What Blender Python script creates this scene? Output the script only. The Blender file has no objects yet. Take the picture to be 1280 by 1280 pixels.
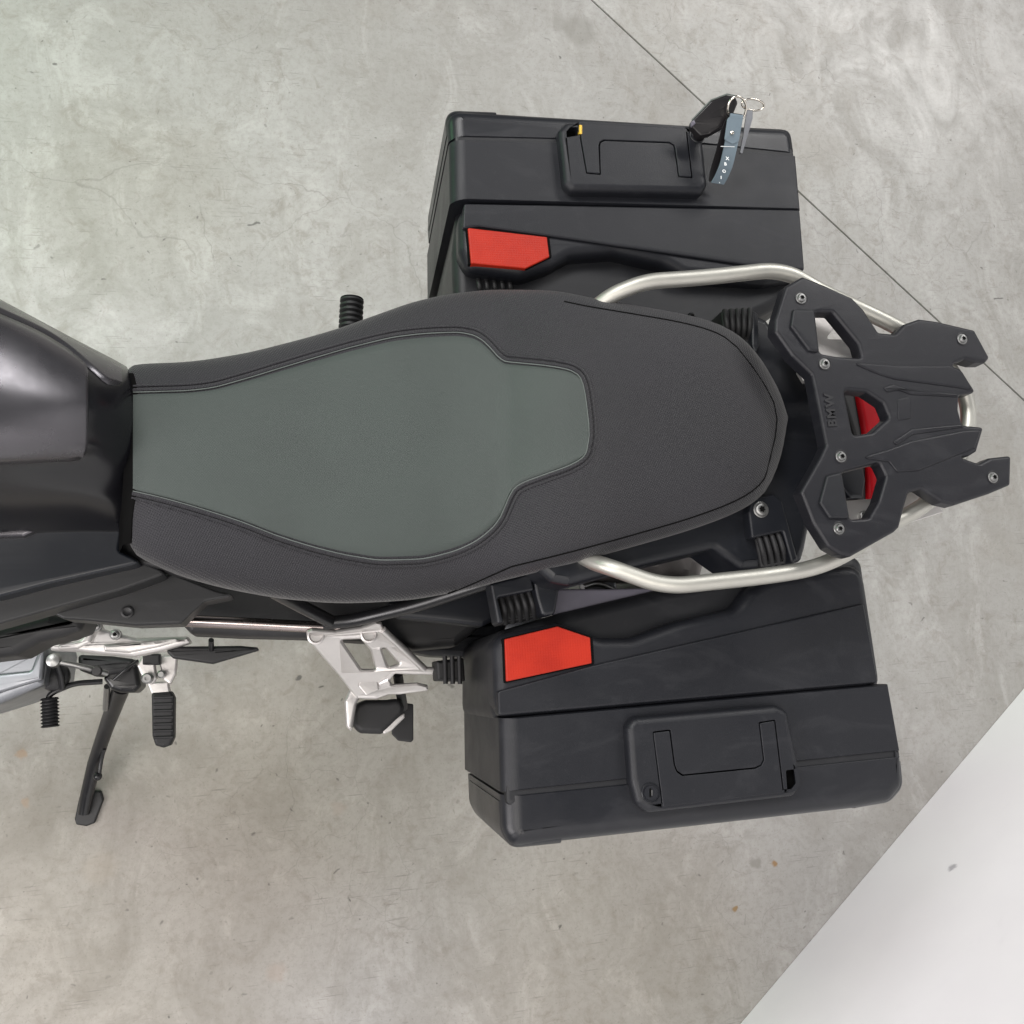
import bpy, bmesh, math, random
from mathutils import Vector, Matrix
from mathutils.bvhtree import BVHTree
from mathutils.geometry import tessellate_polygon
random.seed(7)
scene = bpy.context.scene
COL = scene.collection

# ------------------------------------------------------------------ camera
F = 1180.0                    # focal length in pixels of the 1280 px photograph
NADIR, VPX = (359.0, 869.0), (5608.0, 494.0)   # straight down / bike's long axis in the photo
CAM = Vector((0, 0, 1.86))
_d = Vector((NADIR[0]-640, -(NADIR[1]-640), -F))
UPC = (-_d).normalized()
_x = Vector((VPX[0]-640, -(VPX[1]-640), -F))
XC = (_x - UPC*_x.dot(UPC)).normalized()
YC = UPC.cross(XC)
ROT = Matrix((XC, YC, UPC))   # camera space -> world
cam_data = bpy.data.cameras.new('camera')
cam = bpy.data.objects.new('camera', cam_data); COL.objects.link(cam)
cam_data.sensor_width = 36.0
cam_data.lens = 36.0*F/1280
cam_data.clip_start = 0.05; cam_data.clip_end = 100
cam.matrix_world = Matrix.Translation(CAM) @ ROT.to_4x4()
scene.camera = cam

def ray(u, v):
    return (ROT @ Vector((u-640, -(v-640), -F))).normalized()
def P(u, v, z):
    """photo pixel on the horizontal level z (metres above the floor)"""
    d = ray(u, v)
    return CAM + d*((z-CAM.z)/d.z)

# ------------------------------------------------------------------ light
world = bpy.data.worlds.new('World'); scene.world = world; world.use_nodes = True
bg = world.node_tree.nodes['Background']
bg.inputs[0].default_value = (0.90, 0.95, 1.0, 1); bg.inputs[1].default_value = 0.20
def area(name, loc, target, size, size_y, power, color):
    l = bpy.data.lights.new(name, 'AREA'); l.shape = 'RECTANGLE'
    l.size = size; l.size_y = size_y; l.energy = power; l.color = color
    o = bpy.data.objects.new(name, l); COL.objects.link(o)
    o.location = loc
    o.rotation_euler = (Vector(target)-Vector(loc)).to_track_quat('-Z', 'Y').to_euler()
    return o
area('ceiling_lamp', (-1.3, 2.5, 4.1), (0.2, 0.3, 0.4), 3.0, 0.9, 150, (1.0, 0.985, 0.97))
area('ceiling_lamp', (3.3, 3.6, 4.1), (0.6, 0.5, 0.2), 3.0, 0.9, 150, (1.0, 0.98, 0.96))
area('ceiling_lamp', (-0.7, -1.0, 4.1), (0.3, 0.1, 0.3), 3.0, 0.9, 72, (1.0, 0.945, 0.89))
area('wall_fill_light', (-2.4, -1.1, 2.3), (1.2, -0.4, 0.4), 1.6, 1.6, 90, (1.0, 0.955, 0.955))  # unseen fill light, added to brighten the white wall
tint_light = area('green_tint_light', (-2.1, 2.0, 1.0), (-0.72, 1.15, 0.0), 0.8, 1.0, 5.0, (0.42, 1.0, 0.5))  # green light added for the tint at far left; its source is unseen
tint_light.data.spread = math.radians(75)
vs = scene.view_settings
vs.view_transform = 'Standard'; vs.look = 'None'; vs.exposure = -0.10; vs.gamma = 1.0
vs.use_curve_mapping = False

# ------------------------------------------------------------------ materials
class N:
    def __init__(s, name):
        s.m = bpy.data.materials.new(name); s.m.use_nodes = True
        s.t = s.m.node_tree; s.b = s.t.nodes['Principled BSDF']
        s.tc = s.t.nodes.new('ShaderNodeTexCoord').outputs['Object']
    def add(s, typ, **kw):
        n = s.t.nodes.new(typ)
        for k, v in kw.items(): setattr(n, k, v)
        return n
    def link(s, a, b): s.t.links.new(a, b)
    def mapping(s, scale=(1, 1, 1), rot=(0, 0, 0), loc=(0, 0, 0)):
        n = s.add('ShaderNodeMapping'); s.link(s.tc, n.inputs[0])
        n.inputs['Scale'].default_value = scale; n.inputs['Rotation'].default_value = rot
        n.inputs['Location'].default_value = loc
        return n.outputs[0]
    def noise(s, scale, detail=4, rough=0.55, vec=None, dist=0.0):
        n = s.add('ShaderNodeTexNoise')
        n.inputs['Scale'].default_value = scale; n.inputs['Detail'].default_value = detail
        n.inputs['Roughness'].default_value = rough; n.inputs['Distortion'].default_value = dist
        s.link(vec or s.tc, n.inputs['Vector'])
        return n.outputs['Fac']
    def ramp(s, fac, a, b, lo=0.0, hi=1.0):
        n = s.add('ShaderNodeMapRange'); n.interpolation_type = 'SMOOTHSTEP'
        s.link(fac, n.inputs[0])
        n.inputs[1].default_value = a; n.inputs[2].default_value = b
        n.inputs[3].default_value = lo; n.inputs[4].default_value = hi
        return n.outputs[0]
    def math(s, op, a, b):
        n = s.add('ShaderNodeMath', operation=op)
        for i, q in enumerate((a, b)):
            if isinstance(q, (int, float)): n.inputs[i].default_value = q
            else: s.link(q, n.inputs[i])
        return n.outputs[0]
    def mix(s, fac, a, b, mode='MIX'):
        n = s.add('ShaderNodeMix', data_type='RGBA', blend_type=mode)
        if isinstance(fac, (int, float)): n.inputs[0].default_value = fac
        else: s.link(fac, n.inputs[0])
        for i, q in ((6, a), (7, b)):
            if isinstance(q, tuple): n.inputs[i].default_value = (*q[:3], 1)
            else: s.link(q, n.inputs[i])
        return n.outputs[2]
    def bump(s, h, strength, dist=0.001, prev=None):
        n = s.add('ShaderNodeBump'); n.inputs['Strength'].default_value = strength
        n.inputs['Distance'].default_value = dist; s.link(h, n.inputs['Height'])
        if prev: s.link(prev, n.inputs['Normal'])
        return n.outputs[0]
    def done(s, color, rough=None, normal=None, metal=0.0, spec=None):
        def put(k, q):
            if q is None: return
            if isinstance(q, (int, float)): s.b.inputs[k].default_value = q
            elif isinstance(q, tuple): s.b.inputs[k].default_value = (*q[:3], 1)
            else: s.link(q, s.b.inputs[k])
        put('Base Color', color); put('Roughness', rough); put('Normal', normal); put('Metallic', metal)
        put('Specular IOR Level', spec)
        return s.m

def plastic(name, base, rough=0.5, grain=900, gs=0.25, dust=0.25, spec=0.5, wave=0.0):
    n = N(name)
    big = n.noise(7, 5, 0.6)
    fine = n.noise(grain, 2, 0.5)
    spk = n.ramp(n.noise(60, 6, 0.7), 0.58, 0.72)
    smear = n.ramp(n.noise(9, 6, 0.65, n.mapping((1, 2.5, 1), (0, 0, 0.5)), 1.2), 0.5, 0.68)
    d = n.math('ADD', n.math('MULTIPLY', spk, 0.30), n.math('MULTIPLY', smear, 0.35))
    light = tuple(min(1, c*1.7+0.03) for c in base)
    col = n.mix(n.math('MULTIPLY', d, dust), base, light)
    r = n.math('ADD', n.ramp(big, 0.3, 0.7, rough-0.06, rough+0.06), n.math('MULTIPLY', d, 0.1))
    nm = n.bump(fine, gs, 0.0004)
    if wave:
        nm = n.bump(n.noise(14, 2, 0.5), wave, 0.004, nm)
    return n.done(col, r, nm, 0.0, spec)

M = {}
M['case'] = plastic('textured_black_plastic', (0.0080, 0.0087, 0.0116), 0.45, 1100, 0.45, 0.4, 0.34)
M['case_lid'] = plastic('satin_black_plastic', (0.0080, 0.0087, 0.0116), 0.36, 1100, 0.25, 0.35, 0.4)
M['case_in'] = plastic('black_inner_plastic', (0.008, 0.0085, 0.0105), 0.5, 1100, 0.3, 0.4, 0.4)
M['grey_plate'] = plastic('grey_plastic', (0.10, 0.095, 0.12), 0.5, 900, 0.2, 0.4)
M['rack'] = plastic('rack_plastic', (0.0090, 0.0092, 0.0120), 0.44, 1300, 0.4, 0.4, 0.34)
M['pad'] = plastic('rack_pad_rubber', (0.0088, 0.0095, 0.012), 0.5, 1300, 0.4, 0.3, 0.34)
M['cowl'] = plastic('tail_plastic', (0.0065, 0.0075, 0.0105), 0.42, 900, 0.2, 0.4, 0.4)
M['dark'] = plastic('matt_black_plastic', (0.008, 0.008, 0.009), 0.55, 800, 0.3, 0.5)
M['rubber'] = plastic('black_rubber', (0.009, 0.009, 0.010), 0.6, 700, 0.3, 0.6)
M['fairing'] = plastic('fairing_plastic', (0.0075, 0.0095, 0.0135), 0.36, 1000, 0.1, 0.3, 0.4)
M['fairing2'] = plastic('grained_fairing_plastic', (0.0145, 0.015, 0.016), 0.48, 1000, 0.3, 0.4, 0.4)
M['tyre'] = plastic('tyre_rubber', (0.17, 0.155, 0.15), 0.75, 500, 0.4, 0.9)
M['black_metal'] = plastic('black_painted_metal', (0.008, 0.008, 0.009), 0.33, 400, 0.05, 0.5)

def metal(name, base, rough, brush=None, metallic=1.0, bs=0.1):
    n = N(name)
    g = n.noise(300, 3, 0.6, n.mapping(brush) if brush else None)
    b = n.noise(18, 4, 0.6)
    col = n.mix(n.ramp(b, 0.35, 0.75, 0, 0.3), base, tuple(c*0.72 for c in base))
    r = n.ramp(b, 0.3, 0.7, rough-0.05, rough+0.07)
    return n.done(col, r, n.bump(g, bs, 0.0004), metallic)
M['tank'] = metal('satin_grey_metallic_paint', (0.115, 0.111, 0.120), 0.27, None, 0.8, 0.0)
M['rail'] = metal('anodised_aluminium', (0.49, 0.482, 0.44), 0.47, None, 0.9, 0.08)
M['cast'] = metal('cast_aluminium', (0.60, 0.58, 0.565), 0.43, None, 0.75, 0.4)
M['engine'] = metal('engine_grey_aluminium', (0.27, 0.28, 0.30), 0.42, None, 0.9, 0.2)
M['steel'] = metal('bolt_steel', (0.30, 0.30, 0.295), 0.42, None, 1.0, 0.1)
M['chrome'] = metal('polished_ring_steel', (0.75, 0.70, 0.62), 0.15, None, 1.0, 0.02)
M['tubechrome'] = metal('dark_polished_tube', (0.36, 0.31, 0.30), 0.22, None, 1.0, 0.03)
M['brass'] = metal('brass_pin', (0.5, 0.32, 0.035), 0.4, None, 0.4, 0.02)

def seat_fabric(name, base, weave, rough, bs, mott, sheen):
    n = N(name)
    w1 = n.add('ShaderNodeTexWave'); w1.inputs['Scale'].default_value = weave
    w1.inputs['Distortion'].default_value = 0.6; n.link(n.mapping((1, 1, 1), (0, 0, 0.5)), w1.inputs[0])
    w2 = n.add('ShaderNodeTexWave'); w2.inputs['Scale'].default_value = weave
    w2.inputs['Distortion'].default_value = 0.6; n.link(n.mapping((1, 1, 1), (0, 0, 0.5+math.pi/2)), w2.inputs[0])
    h = n.math('ADD', n.math('MULTIPLY', w1.outputs['Fac'], w2.outputs['Fac']), n.math('MULTIPLY', n.noise(900, 3, 0.6), 0.7))
    b = n.noise(5, 5, 0.6)
    sp = n.ramp(n.noise(45, 6, 0.7), 0.6, 0.8)
    col = n.mix(n.ramp(b, 0.3, 0.7), tuple(c*(1-mott) for c in base), tuple(c*(1+mott) for c in base))
    col = n.mix(n.math('MULTIPLY', sp, 0.25), col, tuple(c*1.5 for c in base))
    n.b.inputs['Sheen Weight'].default_value = sheen
    n.b.inputs['Sheen Roughness'].default_value = 0.5
    return n.done(col, n.ramp(b, 0.3, 0.7, rough-0.05, rough+0.05), n.bump(h, bs, 0.0005), 0.0, 0.35)
M['seat'] = seat_fabric('charcoal_seat_vinyl', (0.0106, 0.0103, 0.0134), 130, 0.55, 1.0, 0.2, 0.16)
M['insert'] = seat_fabric('grey_green_seat_vinyl', (0.041, 0.0515, 0.047), 240, 0.5, 0.55, 0.10, 0.05)
M['strap'] = seat_fabric('blue_grey_strap_leather', (0.13, 0.17, 0.20), 300, 0.6, 0.2, 0.12, 0.0)

def simple(name, col, rough=0.5, **kw):
    n = N(name)
    m = n.done(n.mix(n.ramp(n.noise(30, 4), 0.3, 0.7), col, tuple(c*0.85 for c in col)), rough)
    for k, v in kw.items(): n.b.inputs[k].default_value = v
    return m
M['red'] = simple('matt_red_plastic', (0.36, 0.017, 0.005), 0.5, **{'Specular IOR Level': 0.25})
M['tank_black'] = simple('gloss_black_paint', (0.006, 0.006, 0.0078), 0.24)
M['lens'] = simple('red_lens', (0.36, 0.003, 0.008), 0.4, **{'Specular IOR Level': 0.2})
M['white_print'] = simple('white_print', (0.7, 0.72, 0.72), 0.6)
M['thread'] = simple('grey_thread', (0.10, 0.115, 0.108), 0.6)
M['fob'] = simple('black_fob_leather', (0.010, 0.009, 0.010), 0.28)
M['gap'] = simple('black_gap', (0.004, 0.004, 0.004), 0.8, **{'Specular IOR Level': 0.05})
M['letter'] = simple('rack_letter', (0.012, 0.012, 0.014), 0.5)

def concrete():
    n = N('polished_concrete')
    warp = n.add('ShaderNodeTexNoise'); warp.inputs['Scale'].default_value = 7.0; warp.inputs['Detail'].default_value = 4
    n.link(n.tc, warp.inputs['Vector'])
    def warped(src, k):
        va = n.add('ShaderNodeVectorMath', operation='MULTIPLY_ADD')
        n.link(warp.outputs['Color'], va.inputs[0]); va.inputs[1].default_value = (k, k, 0); n.link(src, va.inputs[2])
        return va.outputs[0]
    def chan(vecout):
        sp = n.add('ShaderNodeSeparateColor'); n.link(vecout, sp.inputs[0]); return sp.outputs
    big3 = n.add('ShaderNodeTexNoise'); big3.inputs['Scale'].default_value = 1.5; big3.inputs['Detail'].default_value = 5
    big3.inputs['Roughness'].default_value = 0.6; n.link(n.tc, big3.inputs['Vector'])
    b3 = chan(big3.outputs['Color'])
    mid3 = n.add('ShaderNodeTexNoise'); mid3.inputs['Scale'].default_value = 5.5; mid3.inputs['Detail'].default_value = 7
    mid3.inputs['Roughness'].default_value = 0.7; mid3.inputs['Distortion'].default_value = 1.2
    n.link(n.mapping((1.3, 0.8, 1), (0, 0, 0.5)), mid3.inputs['Vector'])
    m3 = chan(mid3.outputs['Color'])
    fine = n.noise(75, 3, 0.7)
    col = n.mix(n.ramp(b3[0], 0.3, 0.7), (0.296, 0.286, 0.270), (0.366, 0.358, 0.345))
    col = n.mix(n.ramp(m3[0], 0.46, 0.64, 0, 0.5), col, (0.262, 0.250, 0.230))
    col = n.mix(n.ramp(m3[1], 0.5, 0.66, 0, 0.45), col, (0.46, 0.45, 0.436))
    col = n.mix(n.math('MULTIPLY', n.ramp(b3[1], 0.53, 0.68, 0, 0.5), n.ramp(m3[2], 0.3, 0.6)), col, (0.27, 0.25, 0.22))
    col = n.mix(n.ramp(fine, 0.42, 0.68, 0, 0.28), col, (0.215, 0.203, 0.183))
    gr = n.noise(26, 5, 0.75, n.mapping((1, 1, 1), (0, 0, 0), (4, 2, 0)), 0.7)
    col = n.mix(n.math('MULTIPLY', n.ramp(gr, 0.49, 0.72, 0, 0.55), n.ramp(b3[2], 0.36, 0.6, .45, 1)), col, (0.195, 0.174, 0.148))
    pore = n.noise(210, 2, 0.6)
    col = n.mix(n.ramp(pore, 0.58, 0.74, 0, 0.32), col, (0.15, 0.14, 0.125))
    w_med = warped(n.tc, 0.16)
    # hairline cracks
    for sc, wd, st, mk in ((3.4, 0.005, 0.30, b3[2]), (8.0, 0.008, 0.24, b3[0])):
        vo = n.add('ShaderNodeTexVoronoi', feature='DISTANCE_TO_EDGE'); vo.inputs['Scale'].default_value = sc
        n.link(w_med, vo.inputs['Vector'])
        line = n.ramp(vo.outputs['Distance'], wd*0.15, wd, 1, 0)
        col = n.mix(n.math('MULTIPLY', n.math('MULTIPLY', line, n.ramp(mk, 0.5, 0.62)), st), col, (0.12, 0.11, 0.10))
    # scratches
    wc = chan(warp.outputs['Color'])
    for rot, st, off, mk in ((0.65, 0.62, 1.0, wc[0]), (-0.9, 0.55, 6.0, wc[1]), (1.25, 0.6, 9.0, wc[2])):
        vo = n.add('ShaderNodeTexVoronoi', feature='F1'); vo.inputs['Scale'].default_value = 1.0
        n.link(n.mapping((8.5, 190, 1), (0, 0, rot), (off, off, 0)), vo.inputs['Vector'])
        s1 = n.ramp(vo.outputs['Distance'], 0.05, 0.22, 1, 0)
        col = n.mix(n.math('MULTIPLY', n.math('MULTIPLY', s1, n.ramp(mk, 0.53, 0.63)), st), col, (0.17, 0.16, 0.15))
    # small dark specks: a few random cells carry one
    for sc, lo, hi, keep, st, tint in ((42, 0.04, 0.15, 0.72, 0.75, (0.10, 0.09, 0.085)), (15, 0.02, 0.07, 0.6, 0.8, (0.07, 0.065, 0.06)), (95, 0.06, 0.22, 0.65, 0.45, (0.16, 0.15, 0.14))):
        vo = n.add('ShaderNodeTexVoronoi', feature='F1'); vo.inputs['Scale'].default_value = sc
        n.link(w_med, vo.inputs['Vector'])
        s1 = n.ramp(vo.outputs['Distance'], lo, hi, 1, 0)
        rc = chan(vo.outputs['Color'])
        col = n.mix(n.math('MULTIPLY', n.math('MULTIPLY', s1, n.ramp(rc[0], keep, keep+.2)), st), col, tint)
    # single stain and rust marks, and broad darker areas
    sn = n.add('ShaderNodeTexNoise'); sn.inputs['Scale'].default_value = 45; sn.inputs['Detail'].default_value = 3; n.link(n.tc, sn.inputs['Vector'])
    va3 = n.add('ShaderNodeVectorMath', operation='MULTIPLY_ADD')
    n.link(sn.outputs['Color'], va3.inputs[0]); va3.inputs[1].default_value = (.022, .022, 0); n.link(n.tc, va3.inputs[2])
    floor_marks = [(120, 1130, .45, 1, (.88, .84, .78)), (430, 960, .34, 1, (.92, .89, .84)), (760, 1200, .40, 1, (.90, .87, .82)), (150, 260, .24, 1, (.92, .91, .88)), (725, 38, .045, .55, (.20, .19, .17)), (700, 30, .025, .4, (.2, .19, .17)), (945, 1080, .014, .75, (.22, .21, .19)), (936, 1045, .013, .5, (.26, .25, .23)),
              (967, 1079, .007, .9, (.26, .15, .06)), (918, 1136, .006, .9, (.24, .15, .06)), (26, 944, .010, .6, (.30, .19, .11)),
              (32, 1003, .008, .45, (.33, .22, .14)), (345, 1215, .02, .3, (.30, .22, .17)),
              (125, 1085, .035, .35, (.30, .26, .21)), (422, 1010, .016, .45, (.30, .25, .21)), (372, 848, .006, .85, (.08, .075, .07))]
    for u, v, r, st, tint in floor_marks:
        c = P(u, v, 0)
        vd = n.add('ShaderNodeVectorMath', operation='DISTANCE')
        n.link(va3.outputs[0], vd.inputs[0]); vd.inputs[1].default_value = (c.x+.011, c.y+.011, 0)
        if r > .15: col = n.mix(n.ramp(vd.outputs['Value'], r*0.3, r*1.3, 1, 0), col, tint, 'MULTIPLY')   # broad darker, browner areas
        else: col = n.mix(n.ramp(vd.outputs['Value'], r*0.5, r*1.15, st, 0), col, tint)
    rough = n.ramp(m3[0], 0.3, 0.7, 0.30, 0.52)
    nm = n.bump(fine, 0.18, 0.001)
    return n.done(col, rough, nm)
M['floor'] = concrete()
def lever_red():
    n = N('grained_red_plastic')
    vo = n.add('ShaderNodeTexVoronoi', feature='F1'); vo.inputs['Scale'].default_value = 330; vo.inputs['Randomness'].default_value = 0.1
    n.link(n.tc, vo.inputs['Vector'])
    col = n.mix(n.ramp(n.noise(25, 5, 0.6), 0.35, 0.7), (0.36, 0.018, 0.006), (0.31, 0.014, 0.005))
    return n.done(col, 0.45, n.bump(vo.outputs['Distance'], 0.35, 0.0008), 0.0, 0.3)
M['red'] = lever_red()
M['joint'] = simple('joint_filler', (0.06, 0.058, 0.05), 0.8)

def wall_paint():
    n = N('white_wall_paint')
    b = n.noise(2.2, 5, 0.6); f = n.noise(160, 3, 0.6)
    col = n.mix(n.ramp(b, 0.3, 0.7), (0.86, 0.85, 0.87), (0.90, 0.89, 0.90))
    # scuff on the wall
    A, B = P(925, 1280, 0), P(1280, 860, 0)
    nrm = Vector((-(B-A).y, (B-A).x, 0)).normalized()
    d = ray(1190, 1085); t = (A-CAM).dot(nrm)/d.dot(nrm); c = CAM+d*t
    vd = n.add('ShaderNodeVectorMath', operation='DISTANCE')
    va = n.add('ShaderNodeVectorMath', operation='MULTIPLY_ADD')
    wn = n.add('ShaderNodeTexNoise'); wn.inputs['Scale'].default_value = 60
    n.link(n.tc, wn.inputs['Vector']); n.link(wn.outputs['Color'], va.inputs[0])
    va.inputs[1].default_value = (.02, .02, .02); n.link(n.tc, va.inputs[2])
    n.link(va.outputs[0], vd.inputs[0]); vd.inputs[1].default_value = (c.x+.01, c.y+.01, c.z+.01)
    col = n.mix(n.ramp(vd.outputs['Value'], .004, .012, 0.7, 0), col, (.28, .27, .30))
    sm = n.ramp(n.noise(3, 6, 0.7, n.mapping((1, 1, 3)), 1.5), 0.58, 0.75, 0, 0.12)
    col = n.mix(sm, col, (.66, .65, .67))
    return n.done(col, n.ramp(b, .3, .7, .28, .42), n.bump(n.noise(3.5, 2), 0.25, 0.02, n.bump(f, 0.06, 0.001)))
M['wall'] = wall_paint()

# ------------------------------------------------------------------ mesh helpers
def thing(name, label, cat, loc=(0, 0, 0), group=None):
    o = bpy.data.objects.new(name, None); COL.objects.link(o)
    o.location = loc; o.empty_display_size = 0.1
    o['label'] = label; o['category'] = cat
    if group: o['group'] = group
    return o
def attach(o, parent):
    o.parent = parent
    if parent.type == 'EMPTY':
        o.matrix_parent_inverse = Matrix.Translation(-Vector(parent.location))
def link_mesh(name, verts, faces, mat, parent=None, smooth=35, wn=False):
    me = bpy.data.meshes.new(name)
    me.from_pydata([tuple(v) for v in verts], [], faces)
    bm = bmesh.new(); bm.from_mesh(me)
    bmesh.ops.remove_doubles(bm, verts=bm.verts, dist=1e-6)
    bmesh.ops.recalc_face_normals(bm, faces=bm.faces)
    bm.to_mesh(me); bm.free()
    me.materials.append(mat)
    if smooth:
        me.shade_smooth()
        me.set_sharp_from_angle(angle=math.radians(smooth))
    o = bpy.data.objects.new(name, me); COL.objects.link(o)
    if wn:
        md = o.modifiers.new('normals', 'WEIGHTED_NORMAL'); md.keep_sharp = True; md.weight = 90
    if parent: attach(o, parent)
    return o
def area2(p): return 0.5*sum(p[i-1].x*p[i].y-p[i].x*p[i-1].y for i in range(len(p)))
def fillet(pts, r, seg=5, tags=None):
    """round the corners of an xyz loop; r a number or one per corner"""
    n = len(pts); out = []
    for i in range(n):
        p, a, b = pts[i], pts[i-1], pts[(i+1) % n]
        rr = r[i] if isinstance(r, (list, tuple)) else r
        da, db = (a-p), (b-p); la, lb = da.length, db.length
        if la < 1e-7 or lb < 1e-7: continue
        da, db = da/la, db/lb
        ang = da.angle(db, math.pi)
        if rr <= 0 or ang > math.radians(174):
            out.append(p)
            if tags is not None: tags.append(i)
            continue
        t = min(rr/math.tan(ang/2), 0.48*la, 0.48*lb)
        s, e = p+da*t, p+db*t
        for k in range(seg+1):
            q = k/seg
            out.append(s*(1-q)**2 + p*2*q*(1-q) + e*q*q)
            if tags is not None: tags.append(i)
    return out
def inset(loop, d, we=None):
    """move a loop inwards by d; we: one weight per edge (point i to i+1)"""
    n = len(loop); out = []
    for i in range(n):
        a, p, b = loop[i-1], loop[i], loop[(i+1) % n]
        e1 = Vector((p.x-a.x, p.y-a.y)); e2 = Vector((b.x-p.x, b.y-p.y))
        if e1.length < 1e-9: e1 = e2
        if e2.length < 1e-9: e2 = e1
        n1 = Vector((-e1.y, e1.x)).normalized(); n2 = Vector((-e2.y, e2.x)).normalized()
        d1, d2 = (d*we[i-1], d*we[i]) if we else (d, d)
        det = n1.x*n2.y-n1.y*n2.x
        if abs(det) < 0.05:
            m = n1+n2
            if m.length < 1e-6: m = n1
            m.normalize(); k = (d1+d2)/2
            q = Vector((m.x*k, m.y*k))
        else:
            q = Vector(((d1*n2.y-d2*n1.y)/det, (n1.x*d2-n2.x*d1)/det))
            lim = 2.8*max(abs(d1), abs(d2))
            if q.length > lim: q *= lim/q.length
        out.append(Vector((p.x+q.x, p.y+q.y, p.z)))
    return out
def slab_mesh(loops, thick, bev, seg=3, bot=None, warp=None, wt=None, hbev=None):
    """solid under a top outline (with holes): rounded top rim, straight sides"""
    verts, faces, tops, bots = [], [], [], []
    for li, lp in enumerate(loops):
        a = area2(lp)
        w_ = wt if li == 0 else None
        if (a < 0) == (li == 0):
            lp = lp[::-1]
            if w_: w_ = w_[-2::-1]+w_[-1:]
        prof = []
        for k in range(seg+1):
            t = math.pi/2*k/seg
            b_ = bev if (li == 0 or hbev is None) else hbev
            prof.append((b_*(1-math.sin(t)), b_*(1-math.cos(t))))
        prof.append((0, thick-(bot or 0)))
        if bot: prof.append((bot, thick))
        rings = []
        for ins, drop in prof:
            rg = inset(lp, ins, w_) if ins > 0 else [v.copy() for v in lp]
            base = len(verts)
            for q_, v in enumerate(rg):
                w = Vector((v.x, v.y, v.z-drop))
                if warp: w = warp(w, drop)
                verts.append(w)
            rings.append((base, len(rg)))
        n = len(lp)
        for (b0, _), (b1, _) in zip(rings, rings[1:]):
            for i in range(n):
                j = (i+1) % n
                faces.append((b0+i, b1+i, b1+j, b0+j))
        tops.append((*rings[0], lp)); bots.append((*rings[-1], lp))
    for rg, flip in ((tops, False), (bots, True)):
        idx = [b+i for b, n, q_ in rg for i in range(n)]
        best = None
        for src in (0, 1):                     # the rounded rim itself, else the plain outline
            if src == 0: polys = [[Vector((verts[b+i].x, verts[b+i].y, 0)) for i in range(n)] for b, n, q_ in rg]
            else: polys = [[Vector((v.x, v.y, 0)) for v in q_] for b, n, q_ in rg]
            tris = tessellate_polygon(polys)
            flat = [v for p_ in polys for v in p_]
            want = abs(area2(polys[0]))-sum(abs(area2(p_)) for p_ in polys[1:])
            got = sum(abs(area2([flat[k] for k in t])) for t in tris)
            err = abs(got-want)/max(want, 1e-9)
            if best is None or err < best[0]-.02: best = (err, tris)
        for t in best[1]:
            f = tuple(idx[k] for k in t)
            faces.append(f[::-1] if flip else f)
    return verts, faces
def px(pts, z):
    out = []
    for p in pts:
        zz = p[2] if len(p) > 2 else z
        out.append(P(p[0], p[1], zz))
    return out
def slab(name, pts, z, thick, mat, parent, bev=0.003, r=0.004, holes=(), hr=0.003, seg=3, bot=None, warp=None, wts=None, hbev=None):
    tags = []
    loops = [fillet(px(pts, z), r, 5, tags)] + [fillet(px(h, z), hr) for h in holes]
    we = None
    if wts:                                    # wts: one weight per straight edge of pts
        we = []; m = len(tags); cnt = {}
        for t in tags: cnt[t] = cnt.get(t, 0)+1
        pos = {}
        for i, t in enumerate(tags):
            pos[t] = pos.get(t, -1)+1
            if tags[(i+1) % m] == t:
                q = (pos[t]+.5)/(cnt[t]-1); we.append(wts[t-1]*(1-q)+wts[t]*q)
            else: we.append(wts[t])
    v, f = slab_mesh(loops, thick, bev, seg, bot, warp, we, hbev)
    return link_mesh(name, v, f, mat, parent, 40, True)
def smooth_path(pts, r=0.02, seg=6):
    out = [pts[0]]
    for i in range(1, len(pts)-1):
        a, p, b = pts[i-1], pts[i], pts[i+1]
        da, db = a-p, b-p; la, lb = da.length, db.length
        da, db = da/la, db/lb
        t = min(r, .48*la, .48*lb); s, e = p+da*t, p+db*t
        for k in range(seg+1):
            q = k/seg; out.append(s*(1-q)**2+p*2*q*(1-q)+e*q*q)
    out.append(pts[-1]); return out
def tube_mesh(path, rad, seg=12, closed=False, flat=1.0):
    n = len(path); verts, faces = [], []
    up = Vector((0, 0, 1))
    prev = None
    for i, p in enumerate(path):
        if closed: t = path[(i+1) % n]-path[i-1]
        else: t = path[min(i+1, n-1)]-path[max(i-1, 0)]
        t.normalize()
        if prev is None:
            s = t.cross(up)
            if s.length < 1e-3: s = t.cross(Vector((1, 0, 0)))
        else: s = prev - t*prev.dot(t)
        s.normalize(); prev = s
        w = s.cross(t)
        rr = rad[i] if isinstance(rad, (list, tuple)) else rad
        for k in range(seg):
            a = 2*math.pi*k/seg
            verts.append(p + s*math.cos(a)*rr + w*math.sin(a)*rr*flat)
    for i in range(n if closed else n-1):
        j = (i+1) % n
        for k in range(seg):
            l = (k+1) % seg
            faces.append((i*seg+k, i*seg+l, j*seg+l, j*seg+k))
    if not closed:
        faces.append(tuple(range(seg))[::-1]); faces.append(tuple((n-1)*seg+k for k in range(seg)))
    return verts, faces
def tube(name, pts, rad, mat, parent, bend=0.02, seg=12, closed=False, flat=1.0):
    path = smooth_path(pts, bend) if (bend and not closed and len(pts) > 2) else pts
    v, f = tube_mesh(path, rad, seg, closed, flat)
    return link_mesh(name, v, f, mat, parent, 50)
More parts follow.
